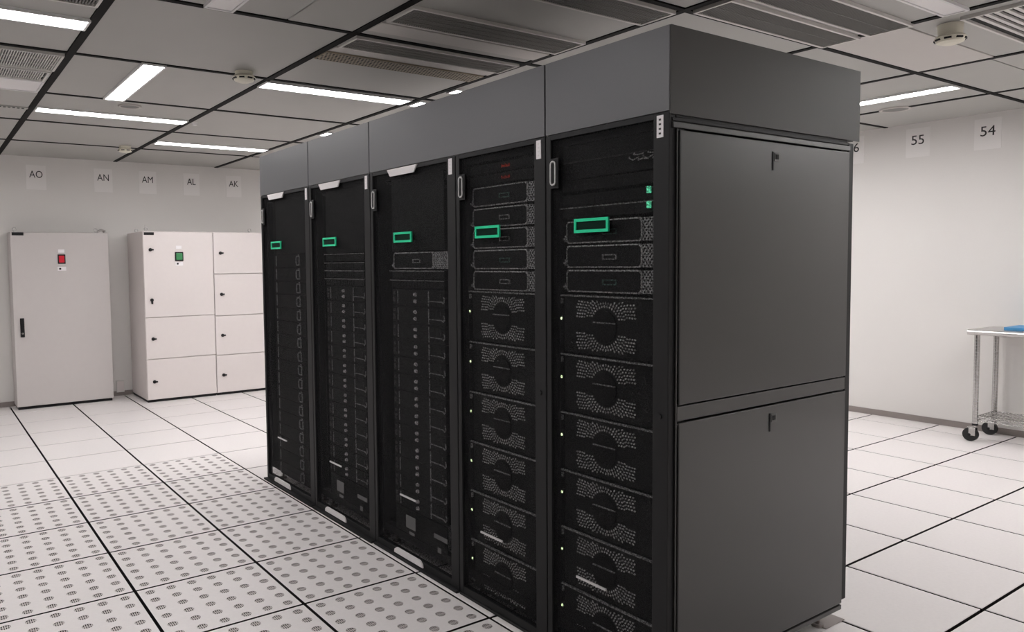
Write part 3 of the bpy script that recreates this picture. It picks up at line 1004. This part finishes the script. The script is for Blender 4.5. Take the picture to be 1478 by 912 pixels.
def blank(hgt, lines=()):
    t = thing('blanking_panel', '', 'blanking panel')
    obj('face_plate', MB().box(.008, .013, -HW, HW, .0015, hgt - .0015, .001), M_chassis2, t)
    obj('return_flange', MB().box(.013, .040, -HW + .02, HW - .02, .003, .006).box(.013, .040, -HW + .02, HW - .02, hgt - .006, hgt - .003), M_chassis, t)
    for z in lines:
        obj('rib', MB().box(.004, .009, -HW, HW, z - .002, z + .002), M_sticker, t)
    return t

used = set()
def place(proto, ri, z, label, group):
    o = proto if proto not in used else copy_tree(proto)
    used.add(proto)
    yc = (EDGES[ri] + EDGES[ri + 1]) / 2
    o.location = (XF + XD, yc, z)
    o['label'] = label
    o['group'] = group
    return o

srv = [storage_server(M_teal), storage_server(M_slotgrey)]
# nearest rack: three grey-framed servers
for k, z in enumerate((1.609, 1.517, 1.425)):
    place(srv[0 if k != 1 else 1], 0, z, ['grey-framed flat server behind the big green badge, nearest rack', 'middle grey-framed flat server of three in the nearest rack', 'lowest grey-framed flat server in the nearest rack, right above the fan units'][k], 'grey-framed servers')
for k, z in enumerate((1.787, 1.694, 1.602, 1.511, 1.419)):
    place(srv[0 if k in (0, 3) else 1], 1, z, ['topmost grey-framed flat server in the second rack from the near end', 'second grey-framed flat server from the top, second rack from near end', 'grey-framed flat server behind the green badge, second rack from near end', 'fourth grey-framed flat server from the top, second rack from near end', 'lowest grey-framed flat server in the second rack from the near end'][k], 'grey-framed servers')
place(srv[1], 2, 1.512, 'only grey-framed flat server in the middle rack, under the green badge', 'grey-framed servers')
fan = fan_unit()
for ri in (0, 1):
    for k in range(6):
        z = 1.190 - k * .2295
        place(fan, ri, z, '%s black unit from the top with dotted fan arcs, %s' % (['first', 'second', 'third', 'fourth', 'fifth', 'sixth'][k], RACKN[ri]), 'fan-fronted units')
node = node_chassis()
for ri in (2, 3):
    for k in range(13):
        z = 1.324 - k * .0885
        place(node, ri, z, '%s black node with paired silver knobs from the top, %s' % (ORD[k], ['', '', 'middle rack', 'fourth rack'][ri]), 'compute nodes with knobs')
loopn = loop_chassis()
for k in range(17):
    z = 1.520 - k * .0905
    place(loopn, 4, z, '%s black compute node from the top with square pull loop, farthest rack' % ORD[k], 'compute nodes with pull loops')
sw_red, sw_line, sw = switch(M_ledr), switch(None, True), switch()
place(sw_red, 1, 1.928, 'upper black network switch with red lights, second rack from near end', 'network switches')
place(sw_red, 1, 1.880, 'lower black network switch with red lights, second rack from near end', 'network switches')
place(sw_line, 0, 1.705, 'black network switch right above the green badge in the nearest rack', 'network switches')
place(sw, 0, 1.752, 'black network switch with a pale line below it, nearest rack', 'network switches')
place(sw, 0, 1.806, 'third black network switch above the badge, nearest rack', 'network switches')
for k, z in enumerate((1.462, 1.414)):
    place(sw_line, 2, z, ['upper', 'lower'][k] + ' thin black switch between server and compute nodes, middle rack', 'network switches')
for k, z in enumerate((1.560, 1.508, 1.461, 1.413)):
    place(sw_line, 3, z, '%s thin black switch from the top, fourth rack from near end' % ORD[k], 'network switches')
bl_a, bl_b, bl_c = blank(.130, (.065,)), blank(.405), blank(.150)
place(bl_a, 0, 1.853, 'dark ribbed blanking panel at the top of the nearest rack', 'blanking panels')
place(bl_b, 2, 1.603, 'tall dark blanking panel behind the green badge, middle rack', 'blanking panels')
place(bl_b, 3, 1.607, 'tall dark blanking panel behind the green badge, fourth rack', 'blanking panels')
place(bl_b, 4, 1.612, 'tall dark blanking panel behind the green badge, farthest rack', 'blanking panels')
place(bl_c, 2, .108, 'low dark blanking panel at the foot of the middle rack', 'blanking panels')
place(bl_c, 3, .108, 'low dark blanking panel at the foot of the fourth rack', 'blanking panels')

# two green lights and a few patch cables at the upper right of the nearest rack
yr = -2.124
for z, lab in ((1.786, 'upper'), (1.735, 'lower')):
    o = obj('indicator_light', MB().box(XF + XD - .010, XF + XD + .003, -2.019, -2.007, z - .013, z + .010, .002), M_ledg)
    tag(o, lab + ' small green light at the right edge of the nearest rack', 'light', 'green rack lights')
b = MB()
for k in range(7):
    y = -1.92 - k * .021
    z = 1.905 + .012 * math.sin(k * 2.1)
    b.tube([(XF + XD + .004, y, z), (XF + XD - .010, y - .010, z - .006), (XF + XD - .012, y - .030, z - .015 + .006 * (k % 3)), (XF + XD + .002, y - .045, z - .004)], .0024, 6)
o = obj('patch_cable', b, M_silver)
tag(o, 'tangle of thin pale patch cables at the upper right of the nearest rack', 'cable')
o['kind'] = 'stuff'
